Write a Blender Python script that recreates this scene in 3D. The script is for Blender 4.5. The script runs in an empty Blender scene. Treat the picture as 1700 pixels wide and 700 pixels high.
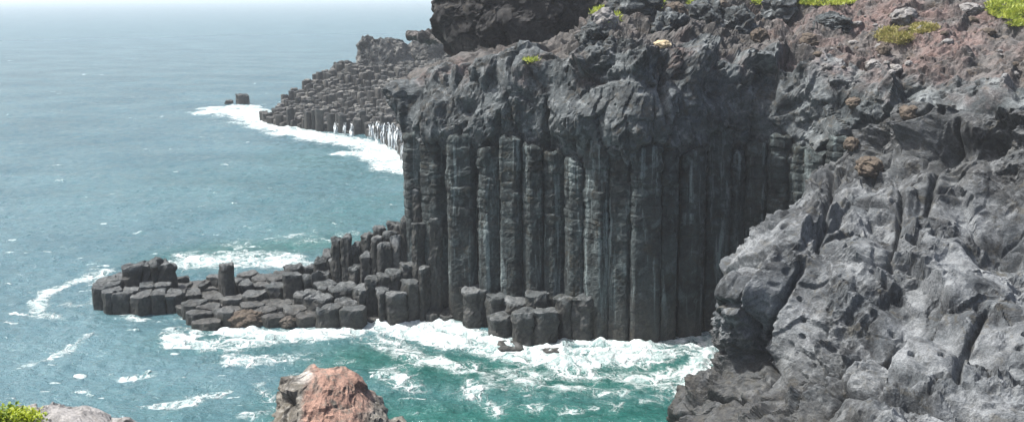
import bpy, math, random
import numpy as np
from mathutils import Vector, Matrix
from mathutils.bvhtree import BVHTree

random.seed(7); RNG = np.random.default_rng(11)
sc = bpy.context.scene
COL = sc.collection

# ------------------------------------------------------------------ camera
F = 1823.0; CX, CY = 850.0, 350.0; H = 24.39
PITCH = math.atan(364 / F); ROLL = math.radians(-0.5)
_f = np.array([0, math.cos(PITCH), -math.sin(PITCH)])
_u0 = np.array([0, math.sin(PITCH), math.cos(PITCH)]); _r0 = np.array([1.0, 0, 0])
_r = math.cos(ROLL) * _r0 + math.sin(ROLL) * _u0
_u = math.cos(ROLL) * _u0 - math.sin(ROLL) * _r0
CAMP = np.array([0, 0, H])
def ray(px, py): return _f + (px - CX) / F * _r - (py - CY) / F * _u
def P(px, py, Y):
    d = ray(px, py); return CAMP + d * (Y / d[1])
def W(px, py, z=0.0):
    d = ray(px, py); return CAMP + d * ((z - H) / d[2])
cam = bpy.data.cameras.new('camera'); cam.sensor_width = 36; cam.lens = F / 1700 * 36
cam.clip_start = 0.1; cam.clip_end = 60000
co = bpy.data.objects.new('camera', cam); COL.objects.link(co); sc.camera = co
M = Matrix.Identity(4)
for i in range(3):
    M[i][0], M[i][1], M[i][2], M[i][3] = _r[i], _u[i], -_f[i], CAMP[i]
co.matrix_world = M

# ------------------------------------------------------------------ noise
_perm = np.random.default_rng(3).permutation(256).astype(np.int64); _perm = np.concatenate([_perm, _perm])
_g = np.random.default_rng(4).normal(size=(256, 3)); _g /= np.linalg.norm(_g, axis=1)[:, None]
_rnd = np.random.default_rng(5).random((256, 7))
def _h(ix, iy, iz): return _perm[(_perm[(_perm[ix & 255] + iy) & 255] + iz) & 255]
def perlin(p):
    i = np.floor(p).astype(np.int64); f = p - i
    w = f * f * f * (f * (f * 6 - 15) + 10)
    out = 0
    for dx in (0, 1):
        wx = w[:, 0] if dx else 1 - w[:, 0]
        for dy in (0, 1):
            wy = w[:, 1] if dy else 1 - w[:, 1]
            for dz in (0, 1):
                wz = w[:, 2] if dz else 1 - w[:, 2]
                g = _g[_h(i[:, 0] + dx, i[:, 1] + dy, i[:, 2] + dz)]
                out = out + wx * wy * wz * (g[:, 0] * (f[:, 0] - dx) + g[:, 1] * (f[:, 1] - dy) + g[:, 2] * (f[:, 2] - dz))
    return out * 1.5
def fbm(p, o=4, gain=.5):
    a, s, r = 1.0, 1.0, 0
    for k in range(o):
        r = r + a * perlin(p * s + 17.3 * k); a *= gain; s *= 2.03
    return r
def ridged(p, o=4, gain=.5):
    a, s, r = 1.0, 1.0, 0
    for k in range(o):
        r = r + a * (1 - 2 * np.abs(perlin(p * s + 9.1 * k))); a *= gain; s *= 2.07
    return r
def worley(p):
    i = np.floor(p).astype(np.int64)
    n = len(p); f1 = np.full(n, 9.0); f2 = np.full(n, 9.0); i1 = np.zeros(n, np.int64); i2 = i1.copy(); c1 = np.zeros((n, 3)); c2 = c1.copy()
    for dx in (-1, 0, 1):
        for dy in (-1, 0, 1):
            for dz in (-1, 0, 1):
                h = _h(i[:, 0] + dx, i[:, 1] + dy, i[:, 2] + dz)
                c = i + np.array([dx, dy, dz]) + _rnd[h][:, :3]
                d = np.linalg.norm(p - c, axis=1)
                m = d < f1; m2 = (~m) & (d < f2)
                f2 = np.where(m, f1, np.where(m2, d, f2)); i2 = np.where(m, i1, np.where(m2, h, i2))
                c2 = np.where(m[:, None], c1, np.where(m2[:, None], c, c2))
                f1 = np.where(m, d, f1); i1 = np.where(m, h, i1); c1 = np.where(m[:, None], c, c1)
    return f1, f2, i1, i2, c1, c2
def warp(p, scale, amt):
    q = p / scale
    return p + amt * np.stack([perlin(q), perlin(q + 31.7), perlin(q + 71.1)], 1)
def facets(p, cell, seed=0.0, soft=.10):
    q = p / cell + seed
    f1, f2, i1, i2, c1, c2 = worley(q)
    def val(i, c): return ((q - c) * _g[(i * 7 + 13) & 255]).sum(1) * 1.1 + (_rnd[i][:, 5] - .5) * .7
    e = f2 - f1; w = .5 + .5 * sst(0, soft, e)
    return val(i1, c1) * w + val(i2, c2) * (1 - w), e
def rock_disp(p, s=1.0, seed=0.0, big=1.0, med=1.0, fine=1.0, holes=0.0):
    p = p + seed
    pw = warp(p, 1.8 * s, .40 * s)
    v1, e1 = facets(pw, 3.6 * s, 0.0, .08); v2, e2 = facets(warp(p, .6 * s, .14 * s), 1.25 * s, 5.5, .09); v3, e3 = facets(p, .42 * s, 2.5, .16)
    ck = sst(.05, .40, perlin(p / (2.9 * s) + 21)); ck2 = sst(.10, .45, perlin(p / (1.6 * s) + 27))
    rough = sst(-.15, .35, fbm(p / (2.6 * s) + 3.3, 2))          # pitted ground against smooth slabs
    d = big * s * (.95 * v1 - .45 * ck * np.exp(-(e1 / .05) ** 2)) + big * .42 * s * fbm(p / (3.6 * s), 3)
    d = d + med * s * (.30 * v2 * (.45 + .8 * rough) - .13 * ck2 * np.exp(-(e2 / .07) ** 2))
    d = d + med * s * .085 * v3 * (.25 + rough) + med * .10 * s * (ridged(p / (.9 * s), 3) - .6) * rough
    d = d + fine * .05 * s * fbm(p / (.26 * s), 3, .6) * (.35 + rough)
    pit = perlin(p / (.50 * s) + 5); pit2 = perlin(p / (1.25 * s) + 15)
    d = d - fine * s * (.55 * np.clip(pit - .30, 0, 1) + 1.1 * np.clip(pit2 - .42, 0, 1)) * (.4 + .8 * rough)
    if holes:
        f1, f2, i1, _, _, _ = worley(warp(p, .7, .15) / .85)
        r = .16 + .22 * _rnd[i1][:, 4]; on = _rnd[i1][:, 6] > .52
        d = d - holes * on * sst(1.0, .35, f1 / r) * (.25 + .35 * _rnd[i1][:, 3])
    return d - d.mean()
def sst(a, b, x):
    t = np.clip((x - a) / (b - a), 0, 1); return t * t * (3 - 2 * t)

# ------------------------------------------------------------------ mesh helpers
def mesh_np(name, V, Q=None, T=None, smooth=False):
    me = bpy.data.meshes.new(name)
    V = np.ascontiguousarray(V, np.float32)
    fs = []; tot = []
    if Q is not None and len(Q): fs.append(np.asarray(Q, np.int32).ravel()); tot.append(np.full(len(Q), 4, np.int32))
    if T is not None and len(T): fs.append(np.asarray(T, np.int32).ravel()); tot.append(np.full(len(T), 3, np.int32))
    L = np.concatenate(fs); C = np.concatenate(tot); S = np.concatenate([[0], np.cumsum(C)[:-1]]).astype(np.int32)
    me.vertices.add(len(V)); me.vertices.foreach_set('co', V.ravel())
    me.loops.add(len(L)); me.loops.foreach_set('vertex_index', L)
    me.polygons.add(len(C)); me.polygons.foreach_set('loop_start', S)
    me.update(calc_edges=True)
    me.polygons.foreach_set('use_smooth', np.full(len(C), smooth, bool))
    me.update()
    return me
def attr(me, name, vals):
    a = me.attributes.new(name, 'FLOAT', 'POINT'); a.data.foreach_set('value', np.ascontiguousarray(vals, np.float32))
def obj(name, me, mat=None, parent=None, label=None, cat=None, group=None, kind=None, loc=None):
    o = bpy.data.objects.new(name, me); COL.objects.link(o)
    if mat is not None and me is not None: me.materials.append(mat)
    if parent is not None: o.parent = parent
    if label: o['label'] = label
    if cat: o['category'] = cat
    if group: o['group'] = group
    if kind or parent is None: o['kind'] = kind or 'thing'
    return o
def grid_quads(nu, nv, wrap=False):
    i = np.arange(nu if wrap else nu - 1); j = np.arange(nv - 1)
    I, J = np.meshgrid(i, j, indexing='ij'); I2 = (I + 1) % nu
    return np.stack([I * nv + J, I2 * nv + J, I2 * nv + J + 1, I * nv + J + 1], -1).reshape(-1, 4)
def cr(ctrl, t):
    """Catmull-Rom through ctrl (n,...) at parameters t in 0..n-1"""
    n = len(ctrl); i = np.clip(np.floor(t).astype(int), 0, n - 2); f = (t - i)
    f = f.reshape((-1,) + (1,) * (ctrl.ndim - 1))
    p1 = ctrl[i]; p2 = ctrl[i + 1]
    p0 = np.where((i > 0).reshape(f.shape), ctrl[np.maximum(i - 1, 0)], 2 * p1 - p2)
    p3 = np.where((i < n - 2).reshape(f.shape), ctrl[np.minimum(i + 2, n - 1)], 2 * p2 - p1)
    tau = .5
    m1 = tau * (p2 - p0); m2 = tau * (p3 - p1)
    return (2 * f**3 - 3 * f**2 + 1) * p1 + (f**3 - 2 * f**2 + f) * m1 + (-2 * f**3 + 3 * f**2) * p2 + (f**3 - f**2) * m2
def arc_params(ctrl, axis, step, cap=900):
    """parameters along axis spaced by mean world length"""
    d = np.linalg.norm(np.diff(ctrl, axis=axis), axis=-1)
    d = np.median(d, axis=1 - axis)
    out = []
    for k, L in enumerate(d):
        n = max(2, int(L / step)); out.append(k + np.arange(n) / n)
    out.append([len(d)]); return np.concatenate(out)
def grid_normals(G):
    du = np.gradient(G, axis=0); dv = np.gradient(G, axis=1)
    n = np.cross(du, dv); n /= np.linalg.norm(n, axis=-1, keepdims=True) + 1e-9
    for ax in (0, 1):                                   # smooth the push direction so displaced slabs do not fold over each other
        for _ in range(2):
            k = 14; c = np.cumsum(np.concatenate([np.repeat(n.take([0], ax), k + 1, ax), n, np.repeat(n.take([-1], ax), k, ax)], ax), ax)
            m = n.shape[ax]; n = (c.take(np.arange(2 * k + 1, 2 * k + 1 + m), ax) - c.take(np.arange(0, m), ax)) / (2 * k + 1)
    n /= np.linalg.norm(n, axis=-1, keepdims=True) + 1e-9
    return n
def loft(lines, step_u, step_v):
    C = np.array(lines, float)
    tu = arc_params(C, 0, step_u); tv = arc_params(C, 1, step_v)
    G = cr(C, tu); G = np.swapaxes(cr(np.swapaxes(G, 0, 1), tv), 0, 1)
    return G, tu, tv

# ------------------------------------------------------------------ materials
def nodes(name):
    m = bpy.data.materials.new(name); m.use_nodes = True
    nt = m.node_tree; nt.nodes.clear()
    out = nt.nodes.new('ShaderNodeOutputMaterial'); b = nt.nodes.new('ShaderNodeBsdfPrincipled')
    nt.links.new(b.outputs[0], out.inputs[0])
    return m, nt, b, out
class NT:
    def __init__(s, nt): s.nt = nt
    def n(s, t, **k):
        x = s.nt.nodes.new(t)
        for a, v in k.items(): setattr(x, a, v)
        return x
    def l(s, a, b): s.nt.links.new(a, b)
    def val(s, x, inp):
        if isinstance(x, (int, float)): inp.default_value = x
        elif isinstance(x, tuple): inp.default_value = x if len(x) == 4 or len(inp.default_value) == 3 else (*x, 1)
        else: s.l(x, inp)
    def math(s, op, a, b=0.0, c=None, clamp=False):
        x = s.n('ShaderNodeMath', operation=op, use_clamp=clamp); s.val(a, x.inputs[0]); s.val(b, x.inputs[1])
        if c is not None: s.val(c, x.inputs[2])
        return x.outputs[0]
    def noise(s, vec, scale, detail=4, rough=.55, dist=0.0):
        x = s.n('ShaderNodeTexNoise'); s.l(vec, x.inputs['Vector'])
        x.inputs['Scale'].default_value = scale; x.inputs['Detail'].default_value = detail
        x.inputs['Roughness'].default_value = rough; x.inputs['Distortion'].default_value = dist
        return x
    def ramp(s, fac, a, b, lo=0.0, hi=1.0):
        x = s.n('ShaderNodeMapRange', interpolation_type='SMOOTHSTEP'); s.val(fac, x.inputs[0])
        s.val(a, x.inputs[1]); s.val(b, x.inputs[2]); s.val(lo, x.inputs[3]); s.val(hi, x.inputs[4]); return x.outputs[0]
    def mix(s, fac, a, b, blend='MIX'):
        x = s.n('ShaderNodeMix', data_type='RGBA', blend_type=blend); s.val(fac, x.inputs[0])
        s.val(a, x.inputs[6]); s.val(b, x.inputs[7]); return x.outputs[2]
    def attr(s, name):
        x = s.n('ShaderNodeAttribute', attribute_name=name); return x.outputs['Fac']
    def pos(s): return s.n('ShaderNodeNewGeometry').outputs['Position']
    def scaled(s, vec, v):
        x = s.n('ShaderNodeVectorMath', operation='MULTIPLY'); s.l(vec, x.inputs[0]); x.inputs[1].default_value = v; return x.outputs[0]

def rock_mat(name, dark=(.045, .046, .048), mid=(.135, .138, .142), pale=(.27, .27, .27), brown=(.11, .09, .06), red=(.135, .092, .082),
             S=1.0, bump=.35, paleamt=.5, brownamt=.5, streak=0.0, use_obj=False):
    m, nt, b, out = nodes(name); k = NT(nt)
    if use_obj:
        p = k.n('ShaderNodeTexCoord').outputs['Object']
    else:
        p = k.pos()
    n1 = k.noise(p, .55 / S, 6, .62, .6); n2 = k.noise(p, 3.2 / S, 6, .65); n3 = k.noise(p, 11 / S, 4, .65); n4 = k.noise(p, 1.3 / S, 5, .6, .8)
    c = k.mix(k.ramp(n1.outputs[0], .34, .64), dark, mid)
    c = k.mix(k.math('MULTIPLY', k.ramp(n2.outputs[0], .42, .66), .55), c, mid)
    c = k.mix(k.math('MULTIPLY', k.ramp(n4.outputs[0], .50, .68), paleamt), c, pale)
    wb = k.math('MULTIPLY', k.ramp(k.noise(p, .9 / S, 6, .7, .5).outputs[1] if False else k.noise(k.scaled(p, (1, 1, 1.3)), .85 / S, 6, .72, 1.2).outputs[0], .53, .64), brownamt)
    c = k.mix(wb, c, brown)
    if streak:
        st = k.noise(k.scaled(p, (1.7, 1.7, .13)), 1.0, 5, .65, .5)
        c = k.mix(k.math('MULTIPLY', k.ramp(st.outputs[0], .52, .68), streak), c, pale)
    # red scoria zone
    rz = k.math('MULTIPLY', k.attr('red'), k.ramp(n4.outputs[0], .28, .58))
    redv = k.mix(k.ramp(n2.outputs[0], .35, .7), red, tuple(x * 1.5 for x in red))
    c = k.mix(rz, c, redv)
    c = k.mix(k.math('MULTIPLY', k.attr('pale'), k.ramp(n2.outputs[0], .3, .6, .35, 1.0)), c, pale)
    # wet tide band; the mask also carries shade painted on column sides
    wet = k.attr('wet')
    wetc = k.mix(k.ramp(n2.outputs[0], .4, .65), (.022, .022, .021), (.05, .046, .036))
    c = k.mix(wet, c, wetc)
    sp = k.ramp(n3.outputs[0], .34, .62, .72, 1.12)
    hsv = k.mix(1.0, c, sp, 'MULTIPLY')
    k.l(hsv, b.inputs['Base Color'])
    rg = k.math('MULTIPLY_ADD', wet, -.42, .9)
    k.l(rg, b.inputs['Roughness'])
    b.inputs['Specular IOR Level'].default_value = .3
    # bump
    v = k.n('ShaderNodeTexVoronoi', feature='F1'); k.l(p, v.inputs['Vector']); v.inputs['Scale'].default_value = 4.5 / S
    hgt = k.math('ADD', k.math('MULTIPLY', n2.outputs[0], .5), k.math('MULTIPLY', n3.outputs[0], .25))
    hgt = k.math('ADD', hgt, k.math('MULTIPLY', k.ramp(v.outputs[0], .0, .45), .10))
    hgt = k.math('ADD', hgt, k.math('MULTIPLY', k.noise(p, 32 / S, 3, .7).outputs[0], .08))
    bp = k.n('ShaderNodeBump'); bp.inputs['Strength'].default_value = bump; bp.inputs['Distance'].default_value = .5 * S
    k.l(hgt, bp.inputs['Height']); k.l(bp.outputs[0], b.inputs['Normal'])
    return m
M_CLIFF = rock_mat('cliff_basalt', dark=(.014, .017, .018), mid=(.066, .077, .081), pale=(.235, .255, .26), brown=(.058, .048, .034), paleamt=.5, brownamt=.6)
M_COLUMN = rock_mat('column_basalt', dark=(.007, .009, .009), mid=(.036, .046, .047), pale=(.160, .192, .192), brown=(.032, .028, .018), paleamt=.34, brownamt=.6, streak=.85, bump=.35)
M_OUT = rock_mat('outcrop_lava', dark=(.022, .024, .026), mid=(.074, .083, .089), pale=(.235, .250, .258), brown=(.055, .049, .034), paleamt=.5, brownamt=.6, bump=.45, S=.9)
M_BLOCK = rock_mat('block_lava', dark=(.011, .011, .012), mid=(.027, .027, .027), pale=(.15, .15, .145), brown=(.06, .05, .035), red=(.10, .055, .045), paleamt=.2, bump=.4)
M_GROUND = rock_mat('headland_scoria', dark=(.040, .039, .038), mid=(.105, .10, .097), pale=(.21, .20, .19), brown=(.10, .075, .052), paleamt=.4, bump=.45)
M_RED = rock_mat('red_scoria', dark=(.036, .034, .031), mid=(.15, .14, .12), pale=(.42, .405, .37), brown=(.10, .085, .058), red=(.225, .140, .108), S=.33, bump=.5)
M_STUMP = rock_mat('stump_basalt', dark=(.014, .017, .018), mid=(.050, .058, .060), pale=(.19, .20, .202), brown=(.055, .053, .037), paleamt=.5, brownamt=.4, bump=.28, S=.8)
M_FAR = rock_mat('far_basalt', dark=(.007, .009, .010), mid=(.033, .038, .040), pale=(.23, .225, .205), brown=(.055, .050, .038), paleamt=.5, S=1.3, bump=.3)
M_STONE = rock_mat('loose_stone', dark=(.09, .088, .085), mid=(.21, .205, .2), pale=(.33, .32, .31), S=.35, bump=.3)
M_BROWNSTONE = rock_mat('brown_stone', dark=(.045, .037, .03), mid=(.10, .08, .062), pale=(.16, .135, .11), S=.4, bump=.4)
M_TAN = rock_mat('tan_stone', dark=(.30, .235, .14), mid=(.46, .37, .235), pale=(.55, .48, .36), brown=(.32, .22, .12), S=.35, bump=.25)

def leaf_mat(name, c1, c2):
    m, nt, b, out = nodes(name); k = NT(nt)
    n = k.noise(k.pos(), 2.3, 3); c = k.mix(k.ramp(n.outputs[0], .35, .65), c1, c2)
    k.l(c, b.inputs['Base Color']); b.inputs['Roughness'].default_value = .55
    tr = k.n('ShaderNodeBsdfTranslucent'); k.l(c, tr.inputs[0])
    mx = k.n('ShaderNodeMixShader'); mx.inputs[0].default_value = .35
    k.l(b.outputs[0], mx.inputs[1]); k.l(tr.outputs[0], mx.inputs[2]); k.l(mx.outputs[0], out.inputs[0])
    return m
M_GRASS = leaf_mat('grass_blades', (.20, .27, .022), (.38, .42, .05))
M_DRYGRASS = leaf_mat('dry_grass_blades', (.20, .20, .045), (.30, .26, .09))
M_LEAF = leaf_mat('shrub_leaf', (.14, .22, .015), (.36, .42, .03))

# water
def sea_mat():
    m, nt, b, out = nodes('sea_water'); k = NT(nt)
    p = k.pos()
    flat = k.scaled(p, (1, 1, 0))
    foam = k.attr('foam'); teal = k.attr('teal')
    w = k.noise(flat, .45, 4, .6)
    wv = k.n('ShaderNodeVectorMath', operation='SUBTRACT'); k.l(w.outputs[1], wv.inputs[0]); wv.inputs[1].default_value = (.5, .5, .5)
    ws = k.scaled(wv.outputs[0], (3.6, 3.6, 0))
    wp = k.n('ShaderNodeVectorMath', operation='ADD'); k.l(flat, wp.inputs[0]); k.l(ws, wp.inputs[1]); wp = wp.outputs[0]
    n1 = k.noise(wp, .35, 8, .68); n2 = k.noise(wp, 1.6, 5, .65)
    v1 = k.n('ShaderNodeTexVoronoi', feature='DISTANCE_TO_EDGE'); k.l(wp, v1.inputs['Vector']); v1.inputs['Scale'].default_value = .55
    v2 = k.n('ShaderNodeTexVoronoi', feature='DISTANCE_TO_EDGE'); k.l(wp, v2.inputs['Vector']); v2.inputs['Scale'].default_value = 1.5
    l1 = k.ramp(v1.outputs[0], 0.0, k.math('MULTIPLY_ADD', foam, .26, .02), 1.0, 0.0)
    l2 = k.ramp(v2.outputs[0], 0.0, k.math('MULTIPLY_ADD', foam, .30, .01), 1.0, 0.0)
    v3 = k.n('ShaderNodeTexVoronoi', feature='DISTANCE_TO_EDGE'); k.l(wp, v3.inputs['Vector']); v3.inputs['Scale'].default_value = 3.4
    l3 = k.ramp(v3.outputs[0], 0.0, k.math('MULTIPLY_ADD', foam, .30, .02), 1.0, 0.0)
    lace = k.math('MAXIMUM', k.math('MAXIMUM', l1, k.math('MULTIPLY', l2, .8)), k.math('MULTIPLY', l3, k.ramp(foam, .2, .7, .1, .6)))
    lace = k.math('MULTIPLY', lace, k.ramp(k.math('ADD', k.math('MULTIPLY', foam, .9), k.math('MULTIPLY', k.math('SUBTRACT', n1.outputs[0], .5), 1.3)), .22, .48))
    solid = k.ramp(k.math('ADD', foam, k.math('MULTIPLY', k.math('SUBTRACT', n1.outputs[0], .5), 2.0)), .58, 1.12)
    fm = k.math('MAXIMUM', solid, lace)
    fm = k.math('MULTIPLY', fm, k.ramp(n2.outputs[0], .25, .5, .55, 1.0), clamp=True)
    deep = k.mix(k.ramp(k.noise(flat, .05, 3).outputs[0], .35, .65), (.044, .102, .122), (.069, .138, .158))
    tealc = k.mix(k.ramp(n1.outputs[0], .3, .7), (.007, .060, .052), (.020, .100, .086))
    c = k.mix(teal, deep, tealc)
    milky = k.math('MULTIPLY', k.ramp(k.math('ADD', foam, k.math('MULTIPLY', k.math('SUBTRACT', n1.outputs[0], .5), 1.3)), .2, 1.0), .5)
    c = k.mix(milky, c, (.10, .26, .245))
    fm = k.math('POWER', fm, 1.35)
    fc = k.mix(k.ramp(k.noise(wp, 2.6, 6, .7).outputs[0], .36, .62), (.42, .50, .50), (.66, .69, .69))
    c = k.mix(fm, c, fc)
    k.l(c, b.inputs['Base Color'])
    cd = k.n('ShaderNodeVectorMath', operation='LENGTH'); k.l(flat, cd.inputs[0])
    k.l(k.math('ADD', k.math('MULTIPLY_ADD', fm, .70, .09), k.ramp(cd.outputs['Value'], 60, 900, 0, .22), clamp=True), b.inputs['Roughness'])
    b.inputs['IOR'].default_value = 1.333
    # ripples
    pp = k.scaled(p, (1.0, 1.35, 0))
    r1 = k.noise(pp, .55, 6, .62, .3); r2 = k.noise(pp, 2.4, 4, .6, .2); r3 = k.noise(pp, .12, 3, .5)
    hg = k.math('ADD', k.math('MULTIPLY', r1.outputs[0], .75), k.math('MULTIPLY', r2.outputs[0], .30))
    hg = k.math('ADD', hg, k.math('MULTIPLY', r3.outputs[0], 1.2))
    hg = k.math('ADD', hg, k.math('MULTIPLY', fm, k.math('MULTIPLY_ADD', k.noise(wp, 1.9, 5, .7).outputs[0], .34, .08)))
    bp = k.n('ShaderNodeBump'); bp.inputs['Strength'].default_value = 1.0; bp.inputs['Distance'].default_value = .62
    k.l(hg, bp.inputs['Height']); k.l(bp.outputs[0], b.inputs['Normal'])
    return m
M_SEA = sea_mat()
def white_mat():
    m, nt, b, out = nodes('white_water'); k = NT(nt)
    p = k.pos(); n = k.noise(k.scaled(p, (4, 4, .5)), 1.0, 4, .6)
    k.l(k.mix(k.ramp(n.outputs[0], .35, .6), (.50, .58, .60), (.74, .78, .79)), b.inputs['Base Color']); b.inputs['Roughness'].default_value = .6
    n2 = k.noise(k.scaled(p, (2.6, 2.6, .22)), 1.0, 5, .65, .4); k.l(k.ramp(n2.outputs[0], .44, .60, 0.0, .95), b.inputs['Alpha'])
    return m
M_WHITE = white_mat()

# ------------------------------------------------------------------ generic rocks
def rings_rock(levels, nseg, step, disp, wobble=0.0, power=2.4):
    """levels bottom->top: (z, xl, xr, yf, yb); closed on top; returns V, Q, T, base-points"""
    L = np.array(levels, float)
    seg = []
    for k in range(len(L) - 1):
        d = max(abs(L[k + 1, 0] - L[k, 0]), .6 * np.abs(L[k + 1, 1:] - L[k, 1:]).max())
        n = max(2, int(d / step)); seg.append(k + np.arange(n) / n)
    t = np.concatenate(seg + [[len(L) - 1]])
    R = cr(L, t)
    th = np.linspace(0, 2 * np.pi, nseg, endpoint=False)
    c, s = np.cos(th), np.sin(th)
    ex = np.sign(c) * np.abs(c) ** (2 / power); ey = np.sign(s) * np.abs(s) ** (2 / power)
    # close the top with shrinking rings
    top = R[-1]; caps = []
    ncap = max(3, int(.5 * (top[2] - top[1]) / step))
    for q in np.linspace(1, 0.02, ncap)[1:]:
        cx, cy = (top[1] + top[2]) / 2, (top[3] + top[4]) / 2
        caps.append([top[0] + .0, cx - (top[2] - top[1]) / 2 * q, cx + (top[2] - top[1]) / 2 * q, cy - (top[4] - top[3]) / 2 * q, cy + (top[4] - top[3]) / 2 * q])
    R = np.vstack([R, caps])
    cx = (R[:, 1] + R[:, 2]) / 2; hx = (R[:, 2] - R[:, 1]) / 2; cy = (R[:, 3] + R[:, 4]) / 2; hy = (R[:, 4] - R[:, 3]) / 2
    G = np.stack([cx[None] + hx[None] * ex[:, None], cy[None] + hy[None] * ey[:, None], np.repeat(R[None, :, 0], nseg, 0)], -1)
    du = np.roll(G, -1, 0) - np.roll(G, 1, 0); dv = np.gradient(G, axis=1)
    n = np.cross(du, dv); n /= np.linalg.norm(n, axis=-1, keepdims=True) + 1e-9
    k = len(caps); w = np.linspace(0, 1, k)
    n[:, -k:] = n[:, -k:] * (1 - w)[None, :, None] + np.array([0, 0, 1.0]) * w[None, :, None]
    B = G.reshape(-1, 3); N = n.reshape(-1, 3)
    D = disp(B)
    V = B + N * D[:, None]
    nv = G.shape[1]
    Q = grid_quads(nseg, nv, True)
    V = np.vstack([V, V.reshape(nseg, nv, 3)[:, -1].mean(0)]); last = len(V) - 1
    i = np.arange(nseg); T = np.stack([i * nv + nv - 1, ((i + 1) % nseg) * nv + nv - 1, np.full(nseg, last)], 1)
    return V, Q, T
def finish(name, V, Q, T, mat, red=None, pale=None, wet=None, wetz=None, center=True, **kw):
    z = np.zeros(len(V))
    if wet is None:
        wet = z if wetz is None else 1 - sst(wetz * .5, wetz * 1.3, V[:, 2] + .8 * fbm(V * .7, 3))
    loc = np.array([(V[:, 0].min() + V[:, 0].max()) / 2, (V[:, 1].min() + V[:, 1].max()) / 2, V[:, 2].min()]) if center else np.zeros(3)
    me = mesh_np(name, V - loc, Q, T)
    attr(me, 'red', z if red is None else red); attr(me, 'pale', z if pale is None else pale); attr(me, 'wet', wet)
    o = obj(name, me, mat, **kw); o.location = loc
    return o
def ico(sub):
    import bmesh
    bm = bmesh.new(); bmesh.ops.create_icosphere(bm, subdivisions=sub, radius=1)
    V = np.array([v.co for v in bm.verts]); T = np.array([[v.index for v in f.verts] for f in bm.faces]); bm.free()
    return V, T
_ICO = {s: ico(s) for s in (3, 4, 5)}
def boulder(loc, size, rot, seed, mat, sub=4, rough=1.0, **kw):
    V, T = _ICO[sub]
    q = V * 1.3 + seed * 3.7
    v, e = facets(warp(q, .8, .25), 1.0)
    d = 1 + rough * (.20 * v + .12 * fbm(q * 1.6, 4) - .05 * np.exp(-(e / .08) ** 2))
    A = V * d[:, None] * np.array(size)
    c, s = math.cos(rot), math.sin(rot)
    A = A @ np.array([[c, s, 0], [-s, c, 0], [0, 0, 1]])
    me = mesh_np('boulder', A, None, T); z = np.zeros(len(A))
    for a in ('red', 'pale', 'wet'): attr(me, a, z)
    nm = kw.pop('name', 'boulder'); wet = kw.pop('wetv', 0)
    if wet: me.attributes['wet'].data.foreach_set('value', np.full(len(A), wet, np.float32))
    o = obj(nm, me, mat, **kw); o.location = tuple(loc); return o

# ------------------------------------------------------------------ voronoi columns
def clip(poly, n, d):
    out = []
    for i in range(len(poly)):
        a, b = poly[i], poly[(i + 1) % len(poly)]
        da, db = a @ n - d, b @ n - d
        if da <= 0: out.append(a)
        if da * db < 0: out.append(a + (b - a) * (da / (da - db)))
    return out
def voro(seeds, rmax, near=14):
    S = np.array(seeds); cells = []
    for i, s in enumerate(S):
        ang = np.arange(6) * np.pi / 3 + (i * 1.7) % 1.0 + np.sin(np.arange(6) * 2.7 + i * 4.1) * .2
        rm = rmax[i] if hasattr(rmax, '__len__') else rmax
        poly = [s + rm * np.array([math.cos(a), math.sin(a)]) for a in ang]
        dd = np.linalg.norm(S - s, axis=1); o = np.argsort(dd)[1:near]
        for j in o:
            if dd[j] > 2 * rm * 1.05: break
            n = (S[j] - s) / dd[j]; poly = clip(poly, n, ((S[j] + s) / 2) @ n)
            if len(poly) < 3: break
        cells.append(np.array(poly) if len(poly) >= 3 else None)
    return cells
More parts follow.
